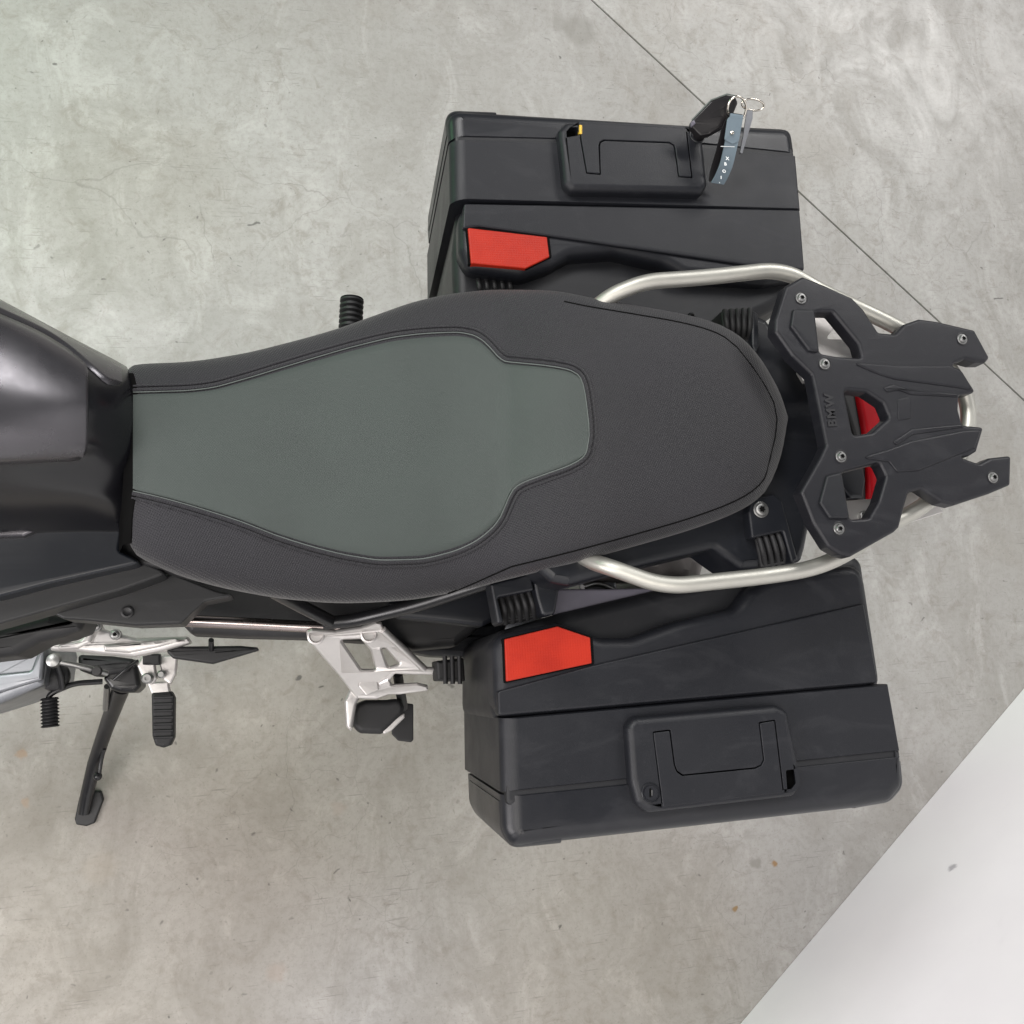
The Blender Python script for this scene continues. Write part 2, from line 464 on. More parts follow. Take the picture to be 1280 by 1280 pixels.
def lathe(name, c, axis, prof, mat, parent, seg=24):
    """prof: list of (along axis, radius) from c"""
    axis = axis.normalized(); s = axis.orthogonal().normalized(); w = axis.cross(s)
    verts, faces = [], []
    for h, r in prof:
        for k in range(seg):
            a = 2*math.pi*k/seg
            verts.append(c+axis*h+(s*math.cos(a)+w*math.sin(a))*max(r, 1e-5))
    m = len(prof)
    for i in range(m-1):
        for k in range(seg):
            l = (k+1) % seg
            faces.append((i*seg+k, i*seg+l, (i+1)*seg+l, (i+1)*seg+k))
    faces.append(tuple(range(seg))[::-1]); faces.append(tuple((m-1)*seg+k for k in range(seg)))
    return link_mesh(name, verts, faces, mat, parent, 40)
UP = Vector((0, 0, 1))
def bolt(c, r, parent, mat='steel', axis=UP, name='bolt'):
    """button head on a washer with a dark six-lobe socket"""
    o = lathe(name, c, axis, [(-.008, r*1.3), (.0008, r*1.3), (.0012, r*1.22), (.0012, r*1.0), (.0026, r*.97), (.0036, r*.8), (.0038, r*.5), (.0038, 0)], M[mat], parent, 24)
    x = axis.orthogonal().normalized(); y = axis.cross(x)
    lp = []
    for k in range(24):
        a = 2*math.pi*k/24; q = r*(.46+.10*math.cos(6*a))
        lp.append(c+axis*.00405+x*math.cos(a)*q+y*math.sin(a)*q)
    v, f = slab_mesh([lp], .001, 0, 1)
    so = link_mesh('socket', v, f, M['gap'], None, 0)
    if parent.type == 'EMPTY': attach(so, o)
    else: attach(so, parent)
    return o
def catmull(a, b, c, d, t):
    return 0.5*((2*b)+(c-a)*t+(2*a-5*b+4*c-d)*t*t+(3*b-a-3*c+d)*t**3)
def dense(pts, k):
    out = []
    n = len(pts)
    for i in range(n-1):
        a, b, c, d = pts[max(i-1, 0)], pts[i], pts[i+1], pts[min(i+2, n-1)]
        for q in range(k): out.append(catmull(a, b, c, d, q/k))
    out.append(pts[-1]); return out
def loft(name, rows, mat, parent, k1=6, k2=6, skirt=0.0, smooth=60):
    """smooth sheet through rows of points; its rim is folded down by skirt and closed below"""
    rows = [dense(r, k1) for r in rows]
    cols = [dense([r[i] for r in rows], k2) for i in range(len(rows[0]))]
    nr, nc = len(cols[0]), len(cols)
    verts = [cols[j][i] for i in range(nr) for j in range(nc)]
    faces = [(i*nc+j, i*nc+j+1, (i+1)*nc+j+1, (i+1)*nc+j) for i in range(nr-1) for j in range(nc-1)]
    if skirt:
        rim = [j for j in range(nc)] + [i*nc+nc-1 for i in range(1, nr)] + [(nr-1)*nc+j for j in range(nc-2, -1, -1)] + [i*nc for i in range(nr-2, 0, -1)]
        b = len(verts); zb = min(verts[i].z for i in rim)-skirt
        for i in rim: verts.append(Vector((verts[i].x, verts[i].y, zb)))
        m = len(rim)
        for q in range(m):
            r2 = (q+1) % m; faces.append((rim[q], b+q, b+r2, rim[r2]))
        cx = sum((verts[b+q] for q in range(m)), Vector())/m
        verts.append(cx)
        for q in range(m): faces.append((b+q, len(verts)-1, b+(q+1) % m))
    return link_mesh(name, verts, faces, mat, parent, smooth)
def bvh_of(o):
    me = o.data
    return BVHTree.FromPolygons([v.co for v in me.vertices], [tuple(p.vertices) for p in me.polygons])
def hit(bvh, u, v, lift=0.0, fallback=0.85):
    loc, nrm, i, d = bvh.ray_cast(CAM, ray(u, v))
    if loc is None: return P(u, v, fallback)
    if nrm.z < 0: nrm = -nrm
    return loc + nrm*lift
def interp(tab, x):
    """smooth (monotone cubic) interpolation in a table of (x, y)"""
    if x <= tab[0][0]: return tab[0][1]
    if x >= tab[-1][0]: return tab[-1][1]
    n = len(tab)
    for i in range(n-1):
        if tab[i][0] <= x <= tab[i+1][0]: break
    def sl(k):
        if k <= 0 or k >= n-1:
            k = max(0, min(n-2, k)); return (tab[k+1][1]-tab[k][1])/(tab[k+1][0]-tab[k][0])
        a = (tab[k][1]-tab[k-1][1])/(tab[k][0]-tab[k-1][0]); b = (tab[k+1][1]-tab[k][1])/(tab[k+1][0]-tab[k][0])
        return 0 if a*b <= 0 else 2*a*b/(a+b)
    h = tab[i+1][0]-tab[i][0]; t = (x-tab[i][0])/h
    m0, m1 = sl(i)*h, sl(i+1)*h
    return (2*t**3-3*t*t+1)*tab[i][1]+(t**3-2*t*t+t)*m0+(-2*t**3+3*t*t)*tab[i+1][1]+(t**3-t*t)*m1

# ------------------------------------------------------------------ floor and wall
floor = bpy.data.objects.new('floor', None); COL.objects.link(floor)
floor['kind'] = 'structure'; floor['label'] = 'stained grey polished concrete floor with a saw-cut joint'
J0, J1 = P(740, 0, 0), P(1280, 500, 0)
jd = (J1-J0).normalized(); jn = Vector((-jd.y, jd.x, 0))
jm = (J0+J1)/2; L = 9.0; gap = 0.0022
for s, nm in ((1, 'slab'), (-1, 'slab')):
    a, b = jm-jd*L+jn*gap*s, jm+jd*L+jn*gap*s
    lp = [a, b, b+jn*s*9, a+jn*s*9]
    v, f = slab_mesh([lp], 0.05, 0.0012, 2)
    o = link_mesh(nm, v, f, M['floor'], floor, 40)
lp = [jm-jd*L+jn*.02, jm+jd*L+jn*.02, jm+jd*L-jn*.02, jm-jd*L-jn*.02]
v, f = slab_mesh([[q-UP*.0045 for q in lp]], 0.03, 0.0, 1)
# the filler sits inside the cut: only as wide as the gap
lp = [jm-jd*L+jn*gap*.98, jm+jd*L+jn*gap*.98, jm+jd*L-jn*gap*.98, jm-jd*L-jn*gap*.98]
v, f = slab_mesh([[q-UP*.004 for q in lp]], 0.03, 0.0, 1)
link_mesh('joint_filler', v, f, M['joint'], floor, 0)

WA, WB = P(925, 1280, 0), P(1280, 860, 0)
wd = (WB-WA).normalized(); wn_ = Vector((wd.y, -wd.x, 0))
lp = [WA-wd*1.6, WB+wd*1.6, WB+wd*1.6+wn_*.12, WA-wd*1.6+wn_*.12]
lp = [q+UP*2.3 for q in lp]
v, f = slab_mesh([lp], 2.299, 0.004, 2)
wall = link_mesh('white_wall', v, f, M['wall'], None, 40, True)
wall['label'] = 'smooth white painted wall meeting the concrete floor at a slant'; wall['category'] = 'wall'

# ------------------------------------------------------------------ motorcycle
Y0 = 0.272
bike = thing('motorcycle', 'dark grey touring motorcycle with a two-tone seat and rear luggage rack', 'motorcycle', (0.35, Y0, 0))

# seat
TOPE = [(163, 466), (170, 461), (185, 459), (230, 457), (300, 447), (350, 435), (420, 415), (470, 397), (520, 380), (570, 370), (620, 366), (680, 367), (740, 377), (800, 387), (850, 396), (890, 407), (920, 424), (945, 452), (965, 486), (976, 508), (981, 522)]
BOTE = [(163, 680), (170, 693), (185, 702), (230, 721), (300, 739), (370, 750), (430, 754), (500, 751), (560, 742), (640, 723), (720, 703), (800, 681), (870, 660), (925, 638), (950, 620), (965, 590), (974, 560), (981, 526)]
ZC = [(163, .862), (200, .868), (300, .862), (420, .856), (540, .856), (610, .866), (650, .886), (690, .902), (760, .915), (850, .918), (930, .908), (981, .880)]
CR = [(163, .055), (300, .06), (500, .055), (640, .055), (760, .05), (900, .04), (960, .028), (981, .008)]
us = [163+(981-163)*q for q in [0, .004, .01, .02, .035]] + [163+818*(0.05+0.86*i/52) for i in range(53)] + [163+818*(1-0.09*(1-i/14)**2) for i in range(1, 14)] + [980.6]
rows = []
TH = [-90+180*i/48 for i in range(49)]
for u in us:
    zc, cr = interp(ZC, u), interp(CR, u)
    ze = zc-cr
    T, B = P(u, interp(TOPE, u), ze), P(u, interp(BOTE, u), ze)
    mid, half = (T+B)/2, (T-B)/2
    row = []
    endf = min(1, (u-160)/9.0)
    low = 0.055*min(1, (981-u)/60+.15)
    row.append(mid-half*.93-UP*low); row.append(mid-half*.985-UP*low*.45)
    for th in TH:
        s, c = math.sin(math.radians(th)), math.cos(math.radians(th))
        sx = math.copysign(abs(s)**0.72, s)
        row.append(mid+half*sx+UP*cr*(abs(c)**0.80)*(0.8+.2*endf))
    row.append(mid+half*.985-UP*low*.45); row.append(mid+half*.93-UP*low)
    rows.append(row)
nr, nc = len(rows), len(rows[0])
sv = [p for r in rows for p in r]
sf = [(i*nc+j, i*nc+j+1, (i+1)*nc+j+1, (i+1)*nc+j) for i in range(nr-1) for j in range(nc-1)]
def cap(i):                                    # flat front / rear end of the seat
    sf.append(tuple(i*nc+j for j in range(nc)))
cap(0); cap(nr-1)
for i in range(nr-1): sf.append((i*nc, i*nc+nc-1, (i+1)*nc+nc-1, (i+1)*nc))
seat = link_mesh('seat', sv, sf, M['seat'], bike, 50)
sb = bvh_of(seat)

# grey-green insert
IT = [(166, 491), (200, 490), (230, 489), (260, 486), (300, 476), (350, 461), (400, 446), (450, 432), (500, 421), (540, 417), (570, 416), (590, 419), (602, 425), (612, 434), (624, 447), (632, 452), (650, 454), (680, 457), (705, 461), (719, 466), (727, 475), (732, 495), (735, 520)]
IB = [(166, 614), (200, 622), (250, 636), (300, 652), (350, 671), (400, 686), (440, 695), (480, 700), (520, 699), (560, 691), (590, 679), (610, 665), (624, 650), (635, 626), (641, 614), (650, 606), (680, 594), (710, 583), (725, 575), (733, 566), (735, 556), (736, 545)]
def itop(u): return interp(IT, u)
def ibot(u): return interp(IB, u)
iu = [167+(735-167)*i/110 for i in range(107)]+[722, 726, 729, 731.5, 733.5, 735]
iu = sorted(set(iu))
iv, iff = [], []
K = 26
for u in iu:
    a, b = itop(u), ibot(u)
    for k in range(K+1):
        t = k/K; t = 0.5-0.5*math.cos(math.pi*t)*(0.35)-0.65*(0.5-t)
        q = hit(sb, u, a+(b-a)*t, 0.0016 if 0 < k < K else -0.002)
        iv.append(q)
for i in range(len(iu)-1):
    for k in range(K):
        iff.append((i*(K+1)+k, i*(K+1)+k+1, (i+1)*(K+1)+k+1, (i+1)*(K+1)+k))
insert = link_mesh('seat_panel', iv, iff, M['insert'], seat, 60)
insert['label'] = 'grey-green vinyl panel in the middle of the seat'
oi = [(u, itop(u)) for u in iu]+[(736, 528), (736.5, 545)]+[(u, ibot(u)) for u in reversed(iu)]
ctr = (450, 555)
def seam(name, off, rad, mat, lift, pts=oi, parent=seat):
    path = []
    n = len(pts)
    for i, (u, v) in enumerate(pts):
        a, b = pts[max(i-1, 0)], pts[min(i+1, n-1)]
        tx, ty = b[0]-a[0], b[1]-a[1]; l = math.hypot(tx, ty) or 1
        path.append(hit(sb, u+ty/l*off, v-tx/l*off, lift))
    return tube(name, path, rad, mat, parent, 0, 6)
seam('piping', 2.5, 0.0022, M['seat'], 0.0008)
seam('piping', 8.0, 0.0016, M['seat'], 0.0003)
seam('stitch_line', -0.2, 0.0007, M['thread'], 0.0013)
# stitched seam around the pillion end of the seat
rear = []
for u in range(560, 951, 10): rear.append((u, interp(BOTE, u)-(15 if u > 640 else 15*(u-560)/80)))
rear += [(956, 597), (963, 570), (969, 545), (971, 524), (967, 503), (956, 482), (940, 458), (921, 434)]
for u in range(905, 700, -10): rear.append((u, interp(TOPE, u)+7))
seam('seat_seam', 0, 0.0009, M['gap'], 0.0002, rear)

# tank
def R_(*q): return [P(*t) for t in q]
zt = 0.0
tank_rows = [
    R_((-230, 262, .80), (-225, 282, .90), (-215, 305, .965), (-205, 345, 1.0), (-200, 440, 1.012), (-200, 540, 1.0), (-205, 590, .965), (-210, 640, .90), (-212, 668, .83), (-213, 690, .78)),
    R_((-110, 316, .80), (-106, 333, .90), (-100, 352, .955), (-95, 385, .985), (-92, 465, 1.0), (-92, 545, .99), (-95, 584, .955), (-98, 630, .90), (-100, 660, .83), (-100, 678, .78)),
    R_((0, 374, .80), (2, 384, .89), (6, 400, .935), (10, 425, .96), (10, 490, .972), (10, 550, .962), (6, 578, .935), (2, 620, .89), (0, 652, .83), (0, 668, .78)),
    R_((90, 422, .80), (92, 432, .87), (95, 446, .905), (96, 465, .925), (97, 505, .935), (97, 550, .925), (95, 575, .90), (93, 615, .87), (90, 645, .82), (90, 664, .78)),
    R_((140, 448, .80), (142, 456, .85), (143, 466, .875), (143, 482, .89), (143, 515, .90), (143, 555, .89), (143, 585, .87), (142, 622, .845), (140, 648, .81), (140, 664, .78)),
    R_((158, 458, .80), (161, 463, .835), (164, 472, .85), (166, 487, .858), (168, 520, .862), (168, 560, .858), (165, 592, .85), (161, 628, .83), (158, 650, .80), (157, 664, .78)),
]
tank = loft('fuel_tank', tank_rows, M['tank_black'], bike, 5, 6, 0.05)
tb = bvh_of(tank)
# satin metallic cover on top of the tank
CT = [(-230, 300), (-100, 352), (0, 398), (30, 411), (60, 427), (85, 444), (100, 457), (107, 470)]
CB = [(-230, 590), (-100, 582), (0, 577), (60, 574), (90, 572), (101, 566), (106, 552), (108, 530)]
cu = [-225+ (107-(-225))*i/60 for i in range(57)]+[95, 100, 103, 105, 106.5]
cu = sorted(cu); cv, cf = [], []
for u in cu:
    a, b = interp(CT, u), interp(CB, u)
    for k in range(25):
        lift = 0.008 if 0 < k < 24 else -0.003
        if k in (1, 23): lift = 0.0035
        t = k/24; t = t if k in (0, 24) else (.012 if k == 1 else .988 if k == 23 else .03+.94*(k-2)/20)
        e = min(1, (107.5-u)/3)
        cv.append(hit(tb, u, a+(b-a)*t, lift*max(e, -.2)-.001*(1-max(e, 0)), .9))
for i in range(len(cu)-1):
    for k in range(24): cf.append((i*25+k, i*25+k+1, (i+1)*25+k+1, (i+1)*25+k))
tc_ = link_mesh('tank_cover', cv, cf, M['tank'], tank, 60)
gp_ = [(u, interp(CT, u)) for u in cu]+[(107.5, 490), (108.3, 520), (107.5, 545)]+[(u, interp(CB, u)) for u in reversed(cu)]
tube('cover_gap', [hit(tb, u, v, .0004, .9) for u, v in gp_], .0016, M['gap'], tank, 0, 6)
tc_['label'] = 'satin grey metallic cover on top of the black tank'
# black sheet over the seat's front rim for the shaded gap at the tank
GR = [(466, 167), (478, 170), (500, 173.5), (545, 176.5), (585, 174.5), (620, 170), (650, 166), (680, 165)]
gv, gf = [], []
for i in range(41):
    v_ = 467.5+(679-467.5)*i/40; ur = interp(GR, v_)
    q0 = hit(sb, 163.6, v_, .0012, .81)
    gv += [q0-UP*.06-Vector((.020, 0, 0)), q0-Vector((.007, 0, .004))] + [hit(sb, 163.6+(ur-163.6)*k/4, v_, .0014 if k < 4 else .0002, .81) for k in range(1, 5)]
for i in range(40):
    for k in range(5): gf.append((i*6+k, i*6+k+1, (i+1)*6+k+1, (i+1)*6+k))
link_mesh('seat_gap_shade', gv, gf, M['gap'], bike, 60)
RT = [(-225, 274), (-100, 324), (0, 378), (60, 409), (110, 436), (150, 457)]
RB = [(-225, 294), (-100, 346), (0, 391), (60, 419), (90, 441), (118, 468), (140, 484), (150, 482)]
ru = [-225+375*i/50 for i in range(51)]; rv_, rf = [], []
for u in ru:
    a_, b_ = interp(RT, u), interp(RB, u)
    for k in range(9):
        rv_.append(hit(tb, u, a_+(b_-a_)*k/8, .003 if 0 < k < 8 else -.002, .85))
for i in range(50):
    for k in range(8): rf.append((i*9+k, i*9+k+1, (i+1)*9+k+1, (i+1)*9+k))
link_mesh('tank_rim_sheen', rv_, rf, M['tank'], tank, 60)  # paler grey strip standing in for a reflection along the tank's edge

# fairing panels on the left of the tank
slab('side_fairing', [(-230, 668), (-60, 662), (48, 660), (153, 660), (148, 688), (180, 703), (60, 730), (0, 746), (-230, 790)], .775, .06, M['fairing'], bike, .0035, .006)
slab('side_fairing_strip', [(-230, 800), (0, 748), (60, 732), (180, 703), (212, 716), (150, 738), (70, 760), (0, 780), (-230, 840)], .745, .05, M['fairing2'], bike, .003, .006)
slab('side_fairing_lower', [(60, 764), (150, 738), (214, 716), (270, 738), (296, 744), (256, 752), (240, 766), (226, 780), (170, 782), (110, 776), (80, 774)], .70, .05, M['fairing2'], bike, .003, .008)
slab('tank_badge_trim', [(-60, 648), (0, 648), (30, 656), (47, 662), (28, 671), (0, 672), (-60, 674)], .785, .02, M['tank'], bike, .004, .003)
lathe('fairing_screw', P(159, 765, .702), UP, [(-.004, .007), (.001, .007), (.0016, .005), (.0004, .0025), (.0004, 0)], M['dark'], bike, 16)
slab('engine_shroud', [(-230, 780), (0, 782), (60, 766), (108, 772), (100, 788), (78, 796), (48, 803), (18, 820), (-230, 850)], .62, .08, M['dark'], bike, .012, .006)

# dark inner structure under seat and tail
slab('inner_side_cover', [(180, 640), (640, 640), (646, 735), (612, 752), (600, 785), (570, 808), (520, 812), (460, 802), (380, 797), (300, 795), (238, 792), (222, 775), (180, 730)], .56, .07, M['dark'], bike, .012, .006)
slab('swing_arm_guard', [(470, 790), (600, 770), (640, 772), (626, 800), (585, 822), (540, 820), (480, 808)], .50, .05, M['cowl'], bike, .01, .004)
slab('subframe_panel', [(480, 752), (560, 742), (614, 730), (618, 776), (604, 783), (560, 778), (500, 772)], .66, .03, M['cowl'], bike, .006, .006)
slab('subframe_block', [(300, 560), (620, 560), (620, 690), (300, 690)], .70, .32, M['dark'], bike, .02, .01)

slab('inner_front_cover', [(120, 560), (330, 560), (330, 728), (240, 721), (178, 705), (146, 692)], .752, .05, M['dark'], bike, .004, .004)
# frame tubes
tube('frame_tube', R_((232, 776, .62), (300, 779, .62), (380, 783, .62), (425, 785, .62)), .0075, M['tubechrome'], bike, .02)
tube('frame_tube', R_((340, 738, .74), (375, 757, .68), (418, 779, .635)), .0085, M['black_metal'], bike, .03)
tube('frame_tube', R_((405, 779, .635), (440, 776, .645), (520, 757, .69), (620, 725, .76)), .0085, M['black_metal'], bike, .03)

# tail cowl
cowl = slab('tail_cowl', [(640, 400), (760, 392), (850, 398), (900, 404), (944, 391), (960, 398), (975, 418), (1000, 446), (1018, 468), (1046, 486), (1058, 545), (1044, 590), (1006, 612), (1015, 652), (1009, 684), (1004, 701), (985, 706), (928, 711), (912, 700), (893, 686), (868, 692), (800, 708), (712, 732), (690, 728), (660, 700)],
            .855, .07, M['cowl'], bike, .010, .006)
# mount frames with ribbed boots
def boot(a, b, c, d, n, z, parent, nm='mount_boot'):
    """ribbed boot in a quad a(front upper) b(rear upper) c(rear lower) d(front lower), ribs run a->d"""
    o = slab(nm, [a, b, c, d], z-.012, .05, M['dark'], parent, .004, .003)
    for i in range(n):
        t = (i+.5)/n
        p = (a[0]+(b[0]-a[0])*t, a[1]+(b[1]-a[1])*t); q = (d[0]+(c[0]-d[0])*t, d[1]+(c[1]-d[1])*t)
        m = ((p[0]+q[0])/2+2, (p[1]+q[1])/2)
        tube('rib', R_((*p, z-.006), (*m, z), (*q, z-.018)), .0034, M['rubber'], o, .02, 8)
    return o
boot((944, 672), (984, 664), (994, 702), (952, 710), 5, .870, bike)
boot((620, 744), (664, 736), (673, 772), (628, 780), 5, .785, bike)
boot((902, 388), (941, 386), (938, 428), (905, 424), 5, .868, bike)
boot((592, 346), (640, 346), (642, 372), (594, 372), 5, .775, bike)
slab('mount_frame', [(936, 640), (940, 622), (968, 617), (978, 626), (998, 700), (990, 704), (979, 664), (940, 673)], .872, .03, M['cowl'], bike, .003, .003)
slab('mount_frame', [(940, 386), (948, 392), (950, 430), (944, 446), (940, 430)], .866, .03, M['cowl'], bike, .003, .003)
slab('mount_frame', [(613, 730), (664, 716), (668, 738), (622, 747), (630, 778), (622, 780)], .80, .03, M['cowl'], bike, .003, .003)
slab('mount_strut', [(664, 714), (702, 704), (700, 735), (694, 768), (678, 771), (671, 748)], .80, .03, M['cowl'], bike, .004, .006)
bolt(P(951, 637, .8725), .0074, bike)
bolt(P(864, 396, .868), .0040, bike, 'black_metal')
slab('carrier_plate', [(694, 736), (760, 736), (832, 734), (826, 748), (702, 772), (692, 768)], .755, .01, M['grey_plate'], bike, .003, .003)

# rear wheel
AX = Vector((.368, Y0-.062, .322))
tv, tf = [], []
S = 120; prof = []
for k in range(25):
    a = math.radians(-205+k*230/24+90)
for i in range(S):
    th = 2*math.pi*i/S
    for k in range(17):
        t = -1+2*k/16
        w = .084*math.sin(t*math.pi/2*1.15)
        r = .322-.052*abs(t)**2.6-.030*max(0, abs(t)-.8)/.2
        if abs(t) < .86 and ((i + int(abs(t)*10)) % 6 == 0) and k % 8 != 0: r -= .007
        if k in (6, 10): r -= .006
        tv.append(AX+Vector((math.cos(th)*r, w, math.sin(th)*r)))
for i in range(S):
    for k in range(16):
        j = (i+1) % S
        tf.append((i*17+k, i*17+k+1, j*17+k+1, j*17+k))
wheel = link_mesh('rear_wheel', *tube_mesh([AX+Vector((math.cos(2*math.pi*i/48)*.215, 0, math.sin(2*math.pi*i/48)*.215)) for i in range(48)], .02, 10, True), M['black_metal'], bike, 50)
link_mesh('tyre', tv, tf, M['tyre'], wheel, 30)
for i in range(10):
    a = 2*math.pi*i/10
    tube('spoke', [AX+Vector((math.cos(a)*.03, 0, math.sin(a)*.03)), AX+Vector((math.cos(a+.15)*.205, 0, math.sin(a+.15)*.205))], .009, M['black_metal'], wheel, 0, 8)
lathe('hub', AX-Vector((0, .06, 0)), Vector((0, 1, 0)), [(0, .035), (.02, .045), (.1, .045), (.12, .035)], M['engine'], wheel)
tube('swing_arm', [Vector((-.05, Y0-.11, .36)), Vector((.12, Y0-.115, .36)), AX+Vector((.03, -.115, 0))], [.035]*9, M['black_metal'], bike, .03, 12) if False else tube('swing_arm', [Vector((-.05, Y0-.12, .36)), AX+Vector((.04, -.12, 0))], .03, M['engine'], bike, 0, 12)
tube('brake_hose', R_((728, 734, .62), (746, 728, .60), (768, 738, .58)), .004, M['steel'], bike, .02, 8)
slab('brake_bracket', [(728, 724), (748, 716), (770, 722), (772, 738), (732, 742)], .58, .02, M['engine'], bike, .004, .004)

# rack bracket, tail light, rail, rack
slab('rack_bracket', [(1012, 398), (1040, 386), (1060, 392), (1076, 432), (1082, 470), (1020, 470)], .885, .006, M['cast'], bike, .001, .002, holes=[[(1053, 397), (1066, 423), (1032, 424)]], hr=.003)
slab('rack_bracket', [(1052, 626), (1112, 622), (1160, 606), (1180, 640), (1092, 668), (1056, 660)], .885, .006, M['cast'], bike, .001, .002)
lathe('bracket_bolt', P(1079, 645, .886), UP, [(-.004, .006), (.004, .006), (.005, .005), (.002, .003), (.002, 0)], M['steel'], bike, 12)
slab('rack_bracket', [(996, 462), (1012, 470), (1016, 476), (1006, 478)], .875, .006, M['cast'], bike, .001, .002)
tl = slab('tail_light', [(1048, 480), (1062, 476), (1100, 478), (1126, 492), (1136, 560), (1132, 632), (1068, 634), (1072, 560)], .79, .06, M['dark'], bike, .006, .004)
slab('red_lens', [(1070, 482), (1100, 484), (1120, 496), (1128, 560), (1124, 628), (1086, 631), (1084, 560)], .797, .03, M['lens'], tl, .008, .006)
slab('light_hood', [(1034, 560), (1074, 562), (1083, 600), (1080, 622), (1064, 622), (1048, 604)], .80, .02, M['cowl'], tl, .004, .004)

rail_pts = R_((742, 386, .872), (766, 368, .888), (806, 352, .90), (880, 347, .905), (962, 338, .912), (990, 343, .914), (1030, 366, .916), (1100, 398, .917), (1142, 420, .917), (1180, 450, .916), (1206, 490, .914), (1212, 520, .914), (1205, 560, .914), (1186, 606, .914), (1150, 636, .915), (1100, 662, .914), (1056, 694, .911), (1015, 711, .908), (960, 720, .905), (846, 732, .900), (815, 728, .895), (765, 710, .885), (742, 703, .868), (722, 692, .848))
rail = tube('grab_rail', rail_pts, .0093, M['rail'], bike, .035, 18)
for q, d in ((rail_pts[0], Vector((-.02, -.01, -.02))), (rail_pts[-1], Vector((-.02, .005, -.015)))):
    tube('rail_foot', [q, q+d*.25, q+d*.6], [.0093, .0085, .007], M['rail'], rail, 0, 14)

slab('rail_mount', [(700, 704), (742, 694), (752, 702), (746, 712), (706, 722)], .850, .03, M['cowl'], bike, .005, .006)
ZR = .945
RO = [(1004, 345), (1027, 354), (1066, 371.5), (1080, 386), (1099, 415), (1119, 417), (1131, 404.5), (1150, 398), (1172, 401), (1219, 412), (1238, 447), (1233, 453), (1220, 453), (1206, 449), (1190, 456), (1202, 461), (1221, 490), (1200, 494), (1199, 512), (1204, 531), (1231, 533.5), (1222, 564), (1212, 570), (1201, 571), (1225, 579), (1238, 572), (1265, 569), (1264, 606), (1238, 617), (1194, 631.5), (1178, 628), (1152, 611), (1137, 615), (1132, 632), (1125, 659), (1119, 665), (1064, 696), (1051, 693), (1036, 684), (1017, 654), (1001.5, 614), (1025, 573), (1033, 556), (1019, 486), (1015, 468), (991, 445), (969, 414), (970, 398), (983, 357)]
H1 = [(1019, 390), (1041, 390), (1073, 429), (1078, 447), (1047, 445), (1026, 441)]
H2 = [(1053, 590), (1100, 578), (1108, 595), (1099, 626), (1087, 647), (1063, 649)]
H3 = [(1056, 487), (1084, 490), (1105, 504), (1112, 521), (1091, 540), (1067, 544)]
rack = slab('luggage_rack', RO, ZR, .020, M['rack'], bike, .0042, .004, holes=[H1, H2, H3], hr=.005, seg=4, bot=.002)
rack['label'] = 'black plastic luggage rack with notched tail'
slab('rack_pad', [(992, 386), (1019, 386), (1025, 440), (1012, 438), (989, 407)], ZR+.0035, .012, M['pad'], rack, .003, .003)
slab('rack_pad', [(1034, 594), (1053, 589), (1063, 648), (1038, 648), (1025, 628)], ZR+.0035, .012, M['pad'], rack, .003, .003)
# moulded relief on the deck
def relief(name, pts, h, b):
    return slab(name, pts, ZR+h, .008, M['rack'], rack, b, .003, seg=4, wts=[1.3]*len(pts))
relief('deck_rib', [(1104, 484), (1118, 480), (1134, 486), (1196, 492), (1199, 496), (1140, 493), (1124, 487), (1110, 490)], .0016, .0015)
relief('deck_rib', [(1116, 552), (1140, 536), (1203, 530), (1205, 534), (1142, 543), (1122, 556)], .0016, .0015)
relief('deck_boss', [(1122, 499), (1138, 496), (1139, 523), (1123, 526)], .0008, .0008)
relief('deck_panel', [(1062, 452), (1120, 457), (1186, 457), (1203, 464), (1218, 488), (1196, 484), (1120, 474), (1100, 468)], .0016, .0016)
relief('deck_panel', [(1075, 572), (1110, 562), (1140, 551), (1206, 538), (1227, 537), (1219, 560), (1150, 588), (1122, 590), (1112, 577)], .0016, .0016)
for u, v in ((1001, 373), (1030.5, 455), (1051, 571), (1048.5, 661), (1202.5, 424), (1241, 597)):
    lathe('bolt_recess', P(u, v, ZR-.0008), UP, [(-.003, .0082), (.0012, .0082), (.0014, .0076), (.0010, .0074), (.0010, 0)], M['letter'], rack, 20)
    bolt(P(u, v, ZR+.0002), .0050, rack)
# moulded letters
def letters(txt, c, xdir, size, mat, parent, depth=.0012, name='letter'):
    """each letter a mesh of its own, along xdir on a level surface"""
    x = xdir.normalized(); y = UP.cross(x)
    adv = 0
    for ch in txt:
        cu_ = bpy.data.curves.new('t', 'FONT'); cu_.body = ch; cu_.size = size; cu_.extrude = depth/2
        cu_.resolution_u = 3; cu_.offset = size*.034
        to = bpy.data.objects.new('t', cu_); COL.objects.link(to)
        bpy.context.view_layer.update()
        me = bpy.data.meshes.new_from_object(to.evaluated_get(bpy.context.evaluated_depsgraph_get()))
        w = to.dimensions.x
        bpy.data.objects.remove(to)
        xs = [v.co.x for v in me.vertices]; x0, x1 = min(xs), max(xs)
        for v in me.vertices:
            v.co = c + x*(v.co.x-x0+adv) + y*v.co.y + UP*v.co.z
        adv += (x1-x0)+size*.10
        me.materials.clear(); me.materials.append(mat); me.name = name
        o = bpy.data.objects.new(name, me); COL.objects.link(o); attach(o, parent)
    return adv
B0, B1 = P(1045.5, 533, ZR), P(1040, 494, ZR)
letters('BMW', B0+UP*.0006, B1-B0, .0150, M['letter'], rack)

